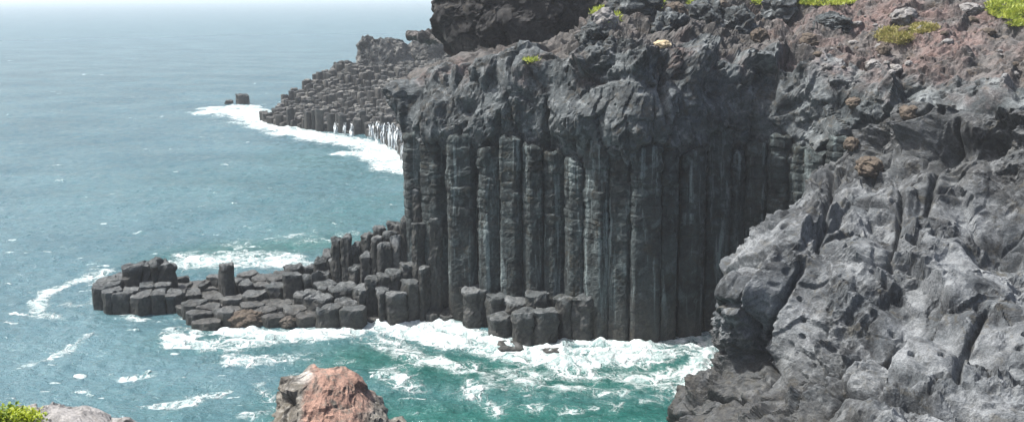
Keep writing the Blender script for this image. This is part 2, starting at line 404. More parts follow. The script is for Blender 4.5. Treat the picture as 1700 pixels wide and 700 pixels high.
def column_mesh(poly, z0, z1, seed, npts=26, dz=.3, gap=.03, tilt=.05, rough=.04, topamp=.06, bev=.09, joints=.0, taper=0.0, lump=0.0, jfrom=0.0, blend=0.0, steps=.0, sfrom=-99):
    c = poly.mean(0)
    q = poly - c
    q = q * (1 - gap / max(.2, np.linalg.norm(q, axis=1).mean()))
    # resample perimeter, round the corners slightly
    e = np.roll(q, -1, 0) - q; L = np.linalg.norm(e, axis=1); per = L.sum()
    s = np.arange(npts) / npts * per; cs = np.concatenate([[0], np.cumsum(L)])
    k = np.clip(np.searchsorted(cs, s, side='right') - 1, 0, len(q) - 1)
    R = q[k] + e[k] * ((s - cs[k]) / np.maximum(L[k], 1e-6))[:, None]
    R = R * .5 + .25 * (np.roll(R, 1, 0) + np.roll(R, -1, 0))
    n = max(3, int((z1 - z0) / dz)); zs = np.linspace(z0, z1 - bev, n)
    rad = np.linalg.norm(R, axis=1).mean()
    ringz = list(zs) + [z1 - bev * .35, z1, z1, z1, z1]
    shr = [1.0] * n + [1 - bev * .35 / rad, 1 - bev / rad, .66, .36, .08]
    G = []
    tv = np.array([math.cos(seed * 2.1), math.sin(seed * 2.1)]) * tilt
    for i, (z, f) in enumerate(zip(ringz, shr)):
        t = (z - z0) / (z1 - z0)
        f2 = f * (1 - taper * max(0, t - .5) * 2)
        if joints and i < n and z > jfrom:
            ph = (z * (1.4 + .4 * math.sin(seed)) + seed) % 1.0
            f2 *= 1 - joints * math.exp(-((ph - .5) / .13) ** 2) + joints * .5 * math.sin(z * 2.3 + seed * 5)
        if blend and t > 1 - blend: f2 *= 1 - .55 * ((t - 1 + blend) / blend) ** 2
        G.append(np.column_stack([R * f2, np.full(npts, z)]))
    G = np.swapaxes(np.array(G), 0, 1)
    V = G.reshape(-1, 3).copy()
    wp = np.column_stack([V[:, 0] + c[0], V[:, 1] + c[1], V[:, 2]]) + seed * 3.1
    nrm = V[:, :2] / (np.linalg.norm(V[:, :2], axis=1)[:, None] + 1e-6)
    topw = np.tile(np.array([0] * n + [.5, 1, 1, 1, 1]), npts)
    d = rough * (1.1 * fbm(wp * np.array([1.6, 1.6, .7]), 3) + .6 * ridged(wp * np.array([3.5, 3.5, 2.6]), 2))
    V[:, :2] += nrm * (d * (1 - .7 * topw))[:, None]
    if steps:
        zc = np.floor(wp[:, 2] / .75 + .35 * perlin(wp * .8) + seed).astype(np.int64)
        sec = np.floor(np.arctan2(V[:, 1], V[:, 0]) * 1.3 + seed).astype(np.int64)
        V[:, :2] += nrm * (steps * 2 * (_rnd[(zc * 31 + sec * 7 + int(seed * 10)) & 255][:, 2] - .5) * (1 - topw) * (.22 + .78 * sst(sfrom, sfrom + 1.5, V[:, 2] + perlin(wp * .4))))[:, None]
    if lump: 
        V += (lump * np.stack([perlin(wp * 1.3), perlin(wp * 1.3 + 9), perlin(wp * 1.3 + 23)], 1)) * sst(z1 - 1.8, z1 - .3, V[:, 2])[:, None]
    up = sst(z1 - .8, z1 - .1, V[:, 2])
    V[:, 2] += up * (V[:, :2] @ tv) + topw * topamp * (1.3 * fbm(wp * 1.5, 3) + .5 * perlin(wp * 5))
    V[:, 0] += c[0]; V[:, 1] += c[1]
    nv = G.shape[1]; Q = grid_quads(npts, nv, True)
    V = np.vstack([V, V.reshape(npts, nv, 3)[:, -1].mean(0)]); i = np.arange(npts)
    T = np.stack([i * nv + nv - 1, ((i + 1) % npts) * nv + nv - 1, np.full(npts, len(V) - 1)], 1)
    return V, Q, T

# ================================================================== CLIFF
FPX = [690, 760, 850, 930, 985, 1040, 1090, 1140, 1190, 1250, 1320, 1400, 1500, 1600, 1700, 1900, 2200]
FY = [83, 79.9, 78.2, 76.8, 75.2, 74.2, 73.8, 75.3, 77, 78, 76.5, 73.5, 70, 67, 64, 59, 52]
TOPPX = [690, 715, 745, 790, 815, 870, 905, 960, 985, 1040, 1085, 1130, 1190, 1250, 1320, 1400, 1500, 1600, 1700, 1900, 2200]
TOPPY = [140, 136, 126, 114, 100, 101, 96, 82, 70, 74, 84, 88, 92, 100, 112, 128, 138, 150, 158, 165, 170]
def Yc(px): return float(np.interp(px, FPX, FY))
lines = []
# hidden western flank of the fin, running back to the right
def line_w(x, y, ztop, lean=0.0):
    return [(x + 3.0 + lean, y, -4), (x + 2.6, y, 4), (x + 2.2, y, 9), (x + 1.2, y, 13), (x + .3, y, 15.5), (x, y, ztop),
            (x + 4, y + .5, ztop - .2), (x + 9, y + 6, ztop - .3), (x + 15, y + 18, ztop), (x + 22, y + 45, ztop)]
lines.append(line_w(2.0, 118, 16.0)); lines.append(line_w(-1.0, 104, 16.2)); lines.append(line_w(-4.0, 95, 16.5)); lines.append(line_w(-7.0, 88.5, 16.9))
z_l = P(648, 146, 84.0)[2]
L1 = [P(700, 545, 84.5), P(697, 440, 84.5), P(690, 330, 84.3), P(684, 255, 84.0), P(667, 196, 84.0), P(649, 150, 84.0)]
L1[0][2] = -4
L1 += [P(690, 136, 86.5), np.array([-3.0, 93, 16.9]), np.array([1, 105, 16.8]), np.array([10, 130, 17])]
lines.append([tuple(v) for v in L1])
for px in [700, 735, 790, 850, 905, 960, 1010, 1060, 1110, 1160, 1220, 1280, 1350, 1430, 1520, 1610, 1700, 1850, 2050, 2250]:
    y = Yc(px); x = P(px, 350, y)[0]
    top = P(px, float(np.interp(px, TOPPX, TOPPY)), y + 1.0)
    zt = top[2]
    back = sst(930, 1100, px)          # plateau climbs behind the eastern half
    hi = zt + back * 1.0
    r = [(x, y + 1.5, -4), (x, y + 1.3, 4.5), (x, y + 1.0, 10.4), (x, y + .25, 12.4), (x, y - .50, zt - 3.4), (x, y + 1.2, zt - .1),
         (x * 1.04, y + 4.5, zt + .25 + .5 * back), (x * 1.15, y + 12, zt + .2 + 1.4 * back), (x * 1.3, y + 26, zt + .5 + 4.6 * back), (x * 1.6, y + 52, zt + 1.5 + 8 * back)]
    if px >= 1350:
        k = sst(1300, 1500, px)
        r[2] = (x, y + 1 - 3.4 * k, 10.5); r[3] = (x, y + .2 - 1.6 * k, 13.4); r[4] = (x, y + .2 + .9 * k, zt - 1.5); r[5] = (x, y + 1.2 + 1.6 * k, zt - .1)
        r[6] = (x * 1.05, y + 5, zt + 1.3); r[7] = (x * 1.15, y + 13, zt + 3.6); r[8] = (x * 1.3, y + 27, zt + 7.0)
    if px < 760:
        r[7] = (x + 4, y + 10, zt + .1); r[8] = (x + 6, y + 22, zt + .4)
    lines.append(r)
G, tu, tv = loft(lines, .11, .11)
print('cliff grid', G.shape)
N = grid_normals(G)
B = G.reshape(-1, 3); Nf = N.reshape(-1, 3)
colzone = (1 - sst(10.5, 13.5, B[:, 2])) * (1 - sst(15, 20, B[:, 0]))
d = rock_disp(B, 1.0, 0.0, big=1.15, holes=.8)
d = d * (1 - .55 * colzone)
# the columns carry on into the upper wall as broad pillows split by vertical cracks
cw = warp(warp(B, 4.0, .7), 1.1, .18)
cxs = np.cumsum(np.random.default_rng(6).uniform(1.35, 2.5, 40)) - 10.5
dx = np.abs(cw[:, 0][:, None] - cxs[None]); so_ = np.sort(dx, 1); idn = np.argmin(dx, 1)
gap = so_[:, 1] - so_[:, 0]
pil = _rnd[(idn * 5 + 3) & 255][:, 1] * 1.1 - .5 - .10 * so_[:, 0] ** 2 - .45 * np.exp(-(gap / .09) ** 2) + .35 * (_rnd[(idn * 11 + 7) & 255][:, 3] - .5) * (cw[:, 0] - cxs[idn])
fz = sst(8, 10, B[:, 2]) * (1 - sst(16.2, 18.6, B[:, 2] + 1.2 * perlin(B * .35))) * (1 - sst(15, 21, B[:, 0]))
ii = np.where(fz > 0)[0]; ds = np.zeros(len(d)); ds[ii] = .8 * rock_disp(B[ii] * np.array([1, 1, .5]), 1.0, 33.0, big=.6) + .9 * rock_disp(B[ii], .55, 61.0, holes=.7)
d = d * (1 - fz) + fz * (.70 * ds + .60 * pil + .10)
fo = sst(20, 24, B[:, 0]) * sst(17.5, 19.5, B[:, 2])
fq = warp(B, 2.5, .5); fc = fq[:, 0] * .55 - fq[:, 1] * .30 - fq[:, 2] * .6; fa = fq[:, 0] * .3 + fq[:, 1] * .55
d = d * (1 - .35 * fo) + fo * .22 * (ridged(np.column_stack([fc * 1.1, fa * .16, fc * 0]), 4) - .5)
pt = sst(17.5, 19.5, B[:, 2]) * sst(1, 6, B[:, 0])
ii = np.where(pt > 0)[0]; d[ii] += pt[ii] * rock_disp(B[ii], .5, 77.0, big=.9, med=1.2)
# knobs (+) and hollows (-): pixel, depth, radius, push
def bumps(B, d, lst):
    for px, py, Y, r, a in lst:
        c = P(px, py, Y); q = np.linalg.norm((B - c), axis=1) / r
        d += a * np.exp(-q ** 2 * 1.6)
    return d
d = bumps(B, d, [(780, 187, 79.8, 1.0, -1.6), (1045, 215, 75, 2.4, 1.5), (955, 200, 76, 2.0, 1.0), (1010, 150, 76, 1.9, -1.6), (1110, 150, 75, 2.0, -.4),
                 (870, 120, 79, 2.2, .9), (720, 200, 82, 1.6, .5), (1165, 95, 76, 1.3, 1.2), (1180, 150, 77, 1.3, -1.4), (1230, 130, 78, 1.5, 1.0), (1260, 60, 84, 2.2, -.9), (1195, 40, 86, 1.8, -1.2),
                 (1440, 235, 71.5, 1.3, -2.2), (1560, 250, 67.5, 1.6, -2.6), (1500, 205, 70, 2.2, 1.3), (1600, 190, 67, 1.8, .9), (1690, 370, 63, 2.2, -2.4), (1620, 300, 66, 1.4, .5), (1500, 290, 69, 1.5, -1.0), (1650, 230, 65.5, 1.4, -1.2)])
def crack(B, d, pts, w, dep):
    q = B - CAMP; k = q @ _f; u = np.stack([CX + F * (q @ _r) / k, CY - F * (q @ _u) / k], 1)
    best = np.full(len(B), 1e9)
    for a, b in zip(pts[:-1], pts[1:]):
        a = np.array(a, float); ab = np.array(b, float) - a; t = np.clip(((u - a) @ ab) / (ab @ ab), 0, 1)
        best = np.minimum(best, np.linalg.norm(u - a - t[:, None] * ab + 3 * perlin(B * 1.1)[:, None], axis=1))
    d -= dep * np.exp(-(best / w) ** 2) * (k > 5)
    return d
for pts in ([(829, 190), (826, 260), (829, 320)], [(768, 205), (758, 250), (764, 300)], [(985, 230), (978, 262), (990, 300)], [(1030, 240), (1034, 310)], [(907, 165), (905, 230), (908, 310)], [(1250, 200), (1254, 300)], [(1112, 90), (1100, 150), (1108, 200)]):
    d = crack(B, d, pts, 4.5, .55)
V = B + Nf * d[:, None]
nu, nv = len(tu), len(tv)
split = int(np.searchsorted(tv, 5.45))
Vg = V.reshape(nu, nv, 3)
def zones(V):
    x, y, z = V[:, 0], V[:, 1], V[:, 2]
    nz = fbm(V * .25, 3)
    red = sst(19, 26, x + 3 * nz) * sst(17.8, 19.8, z + 1.4 * nz) * np.clip(.35 + 1.1 * fbm(V * .3 + 12, 3), 0, .85)
    red = np.maximum(red, .5 * sst(17.0, 19.0, z + nz * 1.2) * sst(.15, .6, fbm(V * .35 + 40, 3)))
    wet = (1 - sst(1.2, 4.0, z + 1.4 * nz)) * .8
    return red, wet
kc = int(np.searchsorted(tv, 4.2))
def cliff_slice(name, a, b, **kw):
    Va = Vg[:, a:b + 1].reshape(-1, 3); red, wet = zones(Va)
    pale = np.clip(.12 + fbm(Va * .4 + 7, 3) * .7, 0, .6) * (.35 + .65 * sst(12, 24, Va[:, 0])) * sst(10, 13, Va[:, 2])
    return finish(name, Va, grid_quads(nu, b + 1 - a), None, M_CLIFF, red=red, pale=pale, wet=wet, center=False, **kw)
cliff = cliff_slice('cliff', 0, kc, label='tall dark basalt cliff wall with vertical columns below and lumpy lava on top', cat='cliff')
cliff_slice('lava_cap', kc, split, parent=cliff)
Vt = Vg[:, split:].reshape(-1, 3); red, wet = zones(Vt)
ter = finish('terrain', Vt, grid_quads(nu, nv - split), None, M_GROUND, red=np.clip(red, 0, 1), wet=.42 * (1 - sst(13, 25, Vt[:, 0] + 4 * fbm(Vt * .2, 2))), center=False, kind='structure')
fullQ = grid_quads(nu, nv)
BV = BVHTree.FromPolygons([tuple(v) for v in V], [tuple(q) for q in fullQ])

# columns in the wall: parts of the cliff
seeds = []; tops = []
px = 703.0
while px < 1400:
    for row in range(2):
        y = Yc(px) + .62 + row * 1.3 + random.uniform(-.32, .22)
        q = px + (row * .5 + random.uniform(-.2, .2)) * 34
        seeds.append((P(q, 350, y)[0], y)); tops.append(random.uniform(12.6, 15.0))
    px += 36 * random.uniform(.85, 1.15)
cells = voro(seeds, 1.32)
for i, (cell, zt) in enumerate(zip(cells, tops)):
    if cell is None or i % 2: 
        if cell is None or random.random() < .4: continue
        zt -= random.uniform(.3, 3.0)
    Vc, Qc, Tc = column_mesh(cell, -3.0, zt, i * 1.37, npts=40, dz=.12, gap=.025, tilt=.2, rough=.055, topamp=.2, bev=.2, joints=.045, jfrom=7.2, steps=.085, sfrom=7.6)
    wet = (1 - sst(.8, 3.6, Vc[:, 2] + 1.3 * fbm(Vc * .5, 2))) * .85
    finish('basalt_column', Vc, Qc, Tc, M_COLUMN, wet=wet, parent=cliff)

# ================================================================== RIGHT FOREGROUND OUTCROP
OL = [
 [(1120, 720, 60), (1160, 655, 61), (1215, 590, 61.5), (1215, 535, 61), (1225, 470, 62), (1280, 405, 64), (1335, 338, 69), (1380, 288, 75), (1392, 258, 79)],
 [(1117, 720, 56), (1150, 655, 57), (1212, 592, 57.5), (1203, 540, 57), (1212, 468, 57.5), (1272, 402, 60), (1318, 332, 65), (1368, 283, 72), (1378, 246, 75)],
 [(1190, 730, 52.5), (1225, 660, 54), (1268, 600, 55.4), (1272, 545, 55.7), (1272, 462, 55.8), (1318, 408, 58), (1365, 348, 63), (1420, 278, 70), (1430, 208, 72.3)],
 [(1300, 760, 46.5), (1320, 690, 48.8), (1335, 620, 51.2), (1340, 555, 53.2), (1350, 490, 54.8), (1390, 420, 57.5), (1430, 350, 62), (1480, 268, 67.6), (1492, 180, 69.8)],
 [(1450, 780, 42), (1450, 700, 45), (1460, 630, 48), (1470, 560, 50.5), (1480, 490, 53), (1500, 420, 56), (1520, 350, 60.5), (1560, 268, 64.6), (1567, 178, 66.8)],
 [(1600, 790, 40), (1600, 710, 43), (1600, 635, 46), (1600, 560, 49), (1610, 490, 52), (1620, 430, 55), (1630, 370, 59.5), (1650, 290, 62.4), (1657, 188, 64.2)],
 [(1760, 800, 39), (1750, 720, 42), (1750, 640, 45), (1750, 560, 48), (1750, 490, 51.5), (1750, 440, 54), (1750, 390, 57.5), (1760, 310, 59.6), (1767, 196, 61.4)],
 [(2000, 800, 37), (2000, 720, 40), (2000, 640, 43), (2000, 560, 46), (2000, 490, 49), (2000, 440, 51), (2000, 390, 54), (2000, 310, 55), (2000, 205, 57)],
]
lines = []
for ln in OL:
    w = [P(*a) for a in ln]
    b0 = w[0].copy(); b0[2] = -4; b0[1] -= 1.0
    lines.append([b0] + w)
back = [v + np.array([1.5, 4.0, 0]) for v in lines[0]]
for v in back: v[2] = max(-4, v[2] - 7)
lines.insert(0, back)
G, tu, tv = loft(lines, .075, .075)
print('outcrop grid', G.shape)
N = grid_normals(G); B = G.reshape(-1, 3); Nf = N.reshape(-1, 3)
d = rock_disp(B, 1.25, 50.0, big=1.05, med=1.25, fine=1.5, holes=1.0)
d += .35 * np.clip(perlin(B / 1.7 + 8) - .15, -.2, .5)
d *= .55 + .45 * np.clip(tu - .6, 0, 1).repeat(len(tv))
# diagonal fissures running down the slope
pl = warp(B, 3.0, 1.0)
fis = np.abs(perlin(np.column_stack([pl[:, 0] * .16 + pl[:, 1] * .10, pl[:, 1] * .02, pl[:, 2] * .05]) + 2.2))
d -= .7 * np.exp(-(fis / .018) ** 2)
d = bumps(B, d, [(1240, 480, 56.5, 1.3, .9), (1405, 560, 52, 1.3, -.8), (1490, 570, 49.5, 1.0, -.9), (1450, 530, 51.5, 1.3, .9), (1400, 640, 48, 1.8, .8), (1600, 600, 48, 1.5, -.8), (1560, 480, 53, 2.0, .6),
                 (1400, 400, 58.5, 1.5, .7), (1465, 395, 58, .9, -1.0), (1385, 340, 63, .6, -1.1), (1650, 420, 55, 1.8, -.9), (1300, 660, 51, 1.2, -.7), (1350, 670, 49, 1.2, .8), (1690, 385, 57.5, 2.4, -3.2), (1480, 430, 56.5, .8, -.8), (1590, 440, 55, 1.0, .5), (1440, 232, 70.5, 1.3, -2.4), (1565, 250, 65.3, 1.7, -2.8), (1500, 200, 68.8, 1.8, .9), (1500, 290, 66, 1.3, -1.0), (1620, 300, 62.5, 1.4, .9), (1600, 215, 65, 1.4, .8), (1650, 240, 63.2, 1.0, -1.2), (1520, 330, 61, 1.2, -.9)])
for pts in ([(1384, 285), (1372, 350), (1356, 425)], [(1497, 320), (1488, 380), (1478, 450)], [(1330, 445), (1300, 500), (1275, 560)], [(1490, 560), (1440, 600), (1400, 650)], [(1590, 200), (1560, 280), (1535, 350)], [(1640, 520), (1600, 580), (1590, 640)]):
    d = crack(B, d, pts, 5.0, .75)
V = B + Nf * d[:, None]
nz = fbm(V * .3, 3)
wet = (1 - sst(1.0, 3.2, V[:, 2] + 1.2 * nz)) * .85
up = sst(10.5, 15, V[:, 2] + 1.5 * nz); pale = np.clip(.18 + fbm(V * .33 + 7, 4) * .9, 0, .75) * (1 - .75 * up)
wet = np.maximum(wet, .30 * up); lowleft = (1 - sst(4, 7.5, V[:, 2] + nz)) * (1 - sst(16, 18.5, V[:, 0])); wet = np.maximum(wet, .55 * lowleft); pale *= 1 - lowleft  # upper slope is less pale and darker, using the wet mask as plain darkening
out = finish('lava_outcrop', V, grid_quads(len(tu), len(tv)), None, M_OUT, pale=pale, wet=wet, center=False,
             label='massive sunlit pale grey lava outcrop sloping down to the bay at lower right', cat='rock outcrop')
BVO = BVHTree.FromPolygons([tuple(v) for v in V], [tuple(q) for q in grid_quads(len(tu), len(tv))])

# ================================================================== DARK OVERHANGING BLOCK on the headland
def lv(Y, rows, yf, yb):
    r = []
    for (py, xl, xr), f, b in zip(rows, yf, yb):
        a = P(xl, py, Y); c = P(xr, py, Y); r.append(((a[2] + c[2]) / 2, a[0], c[0], Y + f, Y + b))
    return r
L = lv(100, [(135, 800, 960), (112, 780, 985), (95, 757, 992), (72, 742, 1000), (48, 728, 1000), (20, 720, 995), (-15, 722, 985), (-55, 735, 970), (-85, 780, 930)],
       [-2, -3, -4.2, -4.8, -5, -5, -4.6, -3.6, -2], [6, 7, 8, 8.5, 9, 9, 8.5, 7, 5])
V, Q, T = rings_rock(L, 360, .12, lambda B: rock_disp(B, .95, 90.0, big=.9))
red = sst(19.6, 17.8, V[:, 2] + .8 * fbm(V * .4, 3)) if False else 1 - sst(17.6, 19.6, V[:, 2] + .8 * fbm(V * .4, 3))
finish('overhanging_rock', V, Q, T, M_BLOCK, red=red, label='huge black lava block overhanging on top of the headland behind the cliff edge', cat='rock')

# ================================================================== RED FOREGROUND ROCK (bottom centre)
L = []
for py, xl, xr, f, b in [(1500, 330, 800, -6, 4), (900, 400, 740, -4.2, 3), (770, 440, 690, -3.0, 2.4), (715, 455, 650, -1.9, 2.1), (688, 458, 630, -1.3, 1.9), (662, 460, 604, -.75, 1.6), (641, 474, 586, -.3, 1.35), (628, 498, 562, .1, 1.1)]:
    a = P(xl, py, 30.2); c = P(xr, py, 30.2); L.append(((a[2] + c[2]) / 2, a[0], c[0], 30.2 + f, 30.2 + b))
L.insert(0, (-3.0, L[0][1] - 1.5, L[0][2] + 1.5, 19, 37))
def dr(B):
    fine = rock_disp(B, .30, 130.0, big=.8, med=1.1, fine=1.1)
    x0 = (P(505, 640, 30)[0]); edge = sst(x0 - .25, x0 + .25, B[:, 0] + .25 * perlin(B * 1.2)); e2 = 1 - sst(P(615, 660, 30)[0] - .2, P(640, 660, 30)[0] + .3, B[:, 0] + .3 * perlin(B * 1.2))
    smooth = edge * e2
    # flow banding on the red core
    ang = B @ np.array([.8, .3, -.5]); band = ridged(np.column_stack([ang * 2.6, B[:, 1] * .5, B[:, 2] * .7]), 3)
    return fine * (1.35 - .85 * smooth) + smooth * (.02 + .035 * band) + 0
V, Q, T = rings_rock(L, 420, .045, dr)
x0 = P(505, 640, 30)[0]; x1 = P(606, 660, 30)[0]
nz = perlin(V * 1.3)
red = sst(x0 - .15, x0 + .2, V[:, 0] + .3 * nz) * (1 - sst(x1 - .35, x1 + .25, V[:, 0] + .35 * nz)) * 1.3
pale = np.zeros(len(V)); c = P(505, 618, 30.3)
pale = np.exp(-(np.linalg.norm((V - c) * np.array([1, .8, 1]), axis=1) / .28) ** 4)
finish('red_rock', V, Q, T, M_RED, red=np.clip(red, 0, 1), pale=pale, wetz=1.5,
       label='rust red rock pinnacle with a jagged black flank at the bottom edge', cat='rock')

# ================================================================== NEAR LEFT LEDGE with shrub
L = []
for z, xl, xr, f, b in [(17.5, -330, 340, -4, 1.2), (18.37, -220, 236, -2.2, .75), (18.68, -120, 192, -.9, .5), (18.79, -60, 168, -.4, .4), (18.87, -10, 138, -.1, .3)]:
    a = P(xl, 690, 14); c = P(xr, 690, 14); L.append((z, a[0], c[0], 14 + f, 14 + b))
L.insert(0, (8, L[0][1] - 1, L[0][2] + 1, 8, 16)); L.insert(0, (-4, L[0][1] - 2, L[0][2] + 2, 6, 18))
V, Q, T = rings_rock(L, 420, .05, lambda B: rock_disp(B, .17, 170.0, big=.2, med=.8) + .0)
finish('ledge_rock', V, Q, T, M_STONE, pale=np.full(len(V), .35), label='pale grey rock ledge at the bottom left corner beside the green shrub', cat='rock')
LB = BVHTree.FromPolygons([tuple(v) for v in V], [tuple(q) for q in Q])

def leaves(pts, size, rng, upbias=.6, aspect=.5):
    n = len(pts); a = rng.random(n) * 2 * np.pi
    d = np.stack([np.cos(a), np.sin(a), rng.uniform(-.2, upbias + .5, n)], 1); d /= np.linalg.norm(d, axis=1)[:, None]
    s = np.cross(d, rng.normal(size=(n, 3)) * .5 + np.array([0, 0, 1.0])); s /= np.linalg.norm(s, axis=1)[:, None]
    L = size * rng.uniform(.6, 1.3, n)[:, None]
    v = np.stack([pts, pts + d * L * .5 + s * L * aspect * .5, pts + d * L, pts + d * L * .5 - s * L * aspect * .5], 1).reshape(-1, 3)
    return v, np.arange(4 * n).reshape(-1, 4)
rng = np.random.default_rng(21)
# shrub: stems + leaves
pts = []
for k in range(130):
    px, py = rng.uniform(-70, 66), rng.uniform(676, 712)
    lim = np.interp(px, [-70, 0, 30, 66], [670, 674, 680, 688])
    if py < lim: continue
    c = P(px, py, 13.75 + rng.uniform(-.3, .3))
    pts.append(c + rng.normal(size=(26, 3)) * np.array([.05, .07, .028]))
pts = np.concatenate(pts)
sv, sq = leaves(pts, .058, rng, .7, .62)
sh = obj('shrub', None, label='low bright green leafy shrub on the ledge in the bottom left corner', cat='shrub'); base = P(10, 700, 13.8); sh.location = base
lf = obj('foliage', mesh_np('foliage', sv - base, sq, smooth=False), M_LEAF, parent=sh)

# ================================================================== NEAR REEF COLUMNS
# (px, py of the top, z of the top  or depth when > 60, kind)
RE = [(186,462,86.2,'t'),(178,471,84.4,'t'),(202,459,86.6,'t'),(206,483,83.4,'t'),(222,478,84.6,'t'),(242,470,84.8,'t'),(266,483,83.4,'t'),(268,470,85.2,'t'),(238,486,83.2,'t'),(286,484,83.6,'t'),(190,480,83.6,'t'),
 (222,440,86.0,'k'),(240,437,86.4,'k'),(258,434,86.6,'k'),(274,438,86.4,'k'),
 (296,461,1.2,'p'),(300,482,1.1,'p'),(317,484,.95,'p'),(304,471,1.0,'p'),(326,475,.85,'p'),(328,500,1.2,'p'),(347,507,1.0,'p'),(373,514,1.1,'p'),(381,493,.95,'p'),(356,490,.85,'p'),
 (344,468,1.25,'p'),(348,476,.85,'p'),(358,458,1.6,'p'),(375,437,3.3,'u1'),(377,464,1.7,'p'),(396,465,1.5,'p'),(414,452,1.2,'p'),(436,458,1.1,'p'),(404,467,1.4,'p'),(431,472,.95,'p'),(423,485,1.2,'p'),(461,459,1.3,'p'),(459,473,1.5,'p'),
 (418,505,.9,'p'),(463,503,.9,'p'),(487,512,.95,'p'),(486,452,2.7,'u2'),(508,457,2.3,'b'),(484,441,3.0,'b'),(528,490,1.7,'b'),(511,485,1.6,'b'),(549,508,1.5,'b'),(568,473,2.2,'b'),(582,498,1.6,'b'),(538,452,2.6,'b'),
 (519,441,2.7,'b'),(532,430,3.3,'b'),(547,421,3.7,'b'),(562,429,3.6,'b'),(584,432,3.5,'b'),(600,440,3.4,'b'),(545,470,2.0,'b'),
 (561,393,85.0,'s'),(578,391,84.6,'s'),(607,388,84.4,'s'),(592,404,84.6,'s'),(630,375,84.2,'s'),(622,392,83.2,'s'),(646,384,83.6,'s'),(653,369,84.2,'s'),(659,396,82.8,'pal'),(640,402,82.6,'s'),
 (610,420,83.2,'s'),(616,462,80.6,'f'),(636,456,80.8,'f'),(653,449,81.2,'f'),(676,437,81.6,'f'),(681,464,80.4,'f'),(656,483,79.8,'f'),(600,478,80.6,'f'),(634,478,80.0,'f'),
 (621,524,.45,'w'),(705,515,.6,'w'),(724,516,.7,'w'),(742,517,.7,'w'),
 (688,314,82.4,'u3'),(696,371,81.0,'u4'),(721,362,80.4,'u5'),(672,362,82.8,'s'),(706,440,80.6,'f'),
 (764,461,80.0,'c'),(789,478,78.6,'c'),(828,489,77.6,'c'),(856,497,76.8,'c'),(890,486,76.0,'c'),(832,523,75.8,'c'),(873,517,74.6,'c'),(905,514,74.4,'c'),(941,493,75.4,'c'),(967,491,75.0,'c'),
 (845,572,.25,'w'),(915,577,.2,'w')]
seeds = []; tz = []; kinds = []
for px, py, q, kd in RE:
    w = P(px, py, q) if q > 60 else W(px, py, q)
    y = w[1] 
    seeds.append((w[0], y)); tz.append(w[2]); kinds.append(kd)
# fillers between them
poly_px = [(168,500),(200,470),(290,462),(345,455),(420,447),(480,445),(530,438),(560,432),(620,425),(690,420),(720,500),(690,516),(620,520),(550,530),(480,518),(400,520),(340,528),(300,500),(240,507)]
PL = [W(a, b, .8)[:2] for a, b in poly_px]
def inside(x, y, PL):
    c = False; j = len(PL) - 1
    for i in range(len(PL)):
        if (PL[i][1] > y) != (PL[j][1] > y) and x < (PL[j][0] - PL[i][0]) * (y - PL[i][1]) / (PL[j][1] - PL[i][1]) + PL[i][0]: c = not c
        j = i
    return c
xs = [a[0] for a in PL]; ys = [a[1] for a in PL]; n0 = len(seeds)
rr = random.Random(5)
for _ in range(6000):
    x, y = rr.uniform(min(xs), max(xs)), rr.uniform(min(ys), max(ys))
    if not inside(x, y, PL): continue
    S = np.array(seeds); dd = np.hypot(S[:, 0] - x, S[:, 1] - y)
    if dd.min() < 1.3: continue
    near = np.argsort(dd)[:3]; z = min(tz[i] for i in near) - rr.uniform(.05, .3)
    seeds.append((x, y)); tz.append(max(.35, z)); kinds.append('fill')
print('near reef columns', len(seeds), 'fillers', len(seeds) - n0)
RMAX = {'k': .95, 'u1': .72, 's': .72, 'u2': 1.0, 'u3': 1.1, 'u4': .75, 'u5': .95, 'c': 1.0, 'w': 1.1, 'pal': .75}
cells = voro(seeds, [RMAX.get(k, 1.3) for k in kinds])
LAB = {'t': ('low dark hexagonal column at the seaward tip of the near reef', 'columns at the reef tip'),
 'k': ('taller knobbly column in the rough clump standing on the tip of the near reef', 'knobbly clump on the reef tip'),
 'p': ('low flat topped column in the wet pavement along the middle of the near reef', 'reef pavement columns'),
 'b': ('broken dark column in the stepped middle part of the near reef', 'stepped reef columns'),
 's': ('slender upright pillar in the row climbing from reef to cliff corner', 'slender pillars by the cliff corner'),
 'pal': ('pale grey slanting broken pillar among the dark slender pillars', None),
 'f': ('stout dark waterline column below the slender pillars by the cliff corner', 'waterline columns by the cliff corner'),
 'w': ('low wet brown column stub barely above the foam at the cliff foot', 'wet stubs in the foam'),
 'u1': ('single stub standing clear above the flat pavement of the near reef', None),
 'u2': ('broad square cut column rising above the pavement at its cliff end', None),
 'u3': ('tall stout flat topped pillar leaning against the left corner of the cliff wall', None),
 'u4': ('narrow pillar between the stout corner pillar and the taller dark pillar', None),
 'u5': ('tall dark free standing pillar with a lit flat top in front of the cliff corner', None),
 'c': ('mossy topped column stump standing in foam at the foot of the cliff wall', 'stumps at the cliff foot'),
 'fill': ('dark column wedged between taller neighbours in the near reef', 'wedged reef columns')}
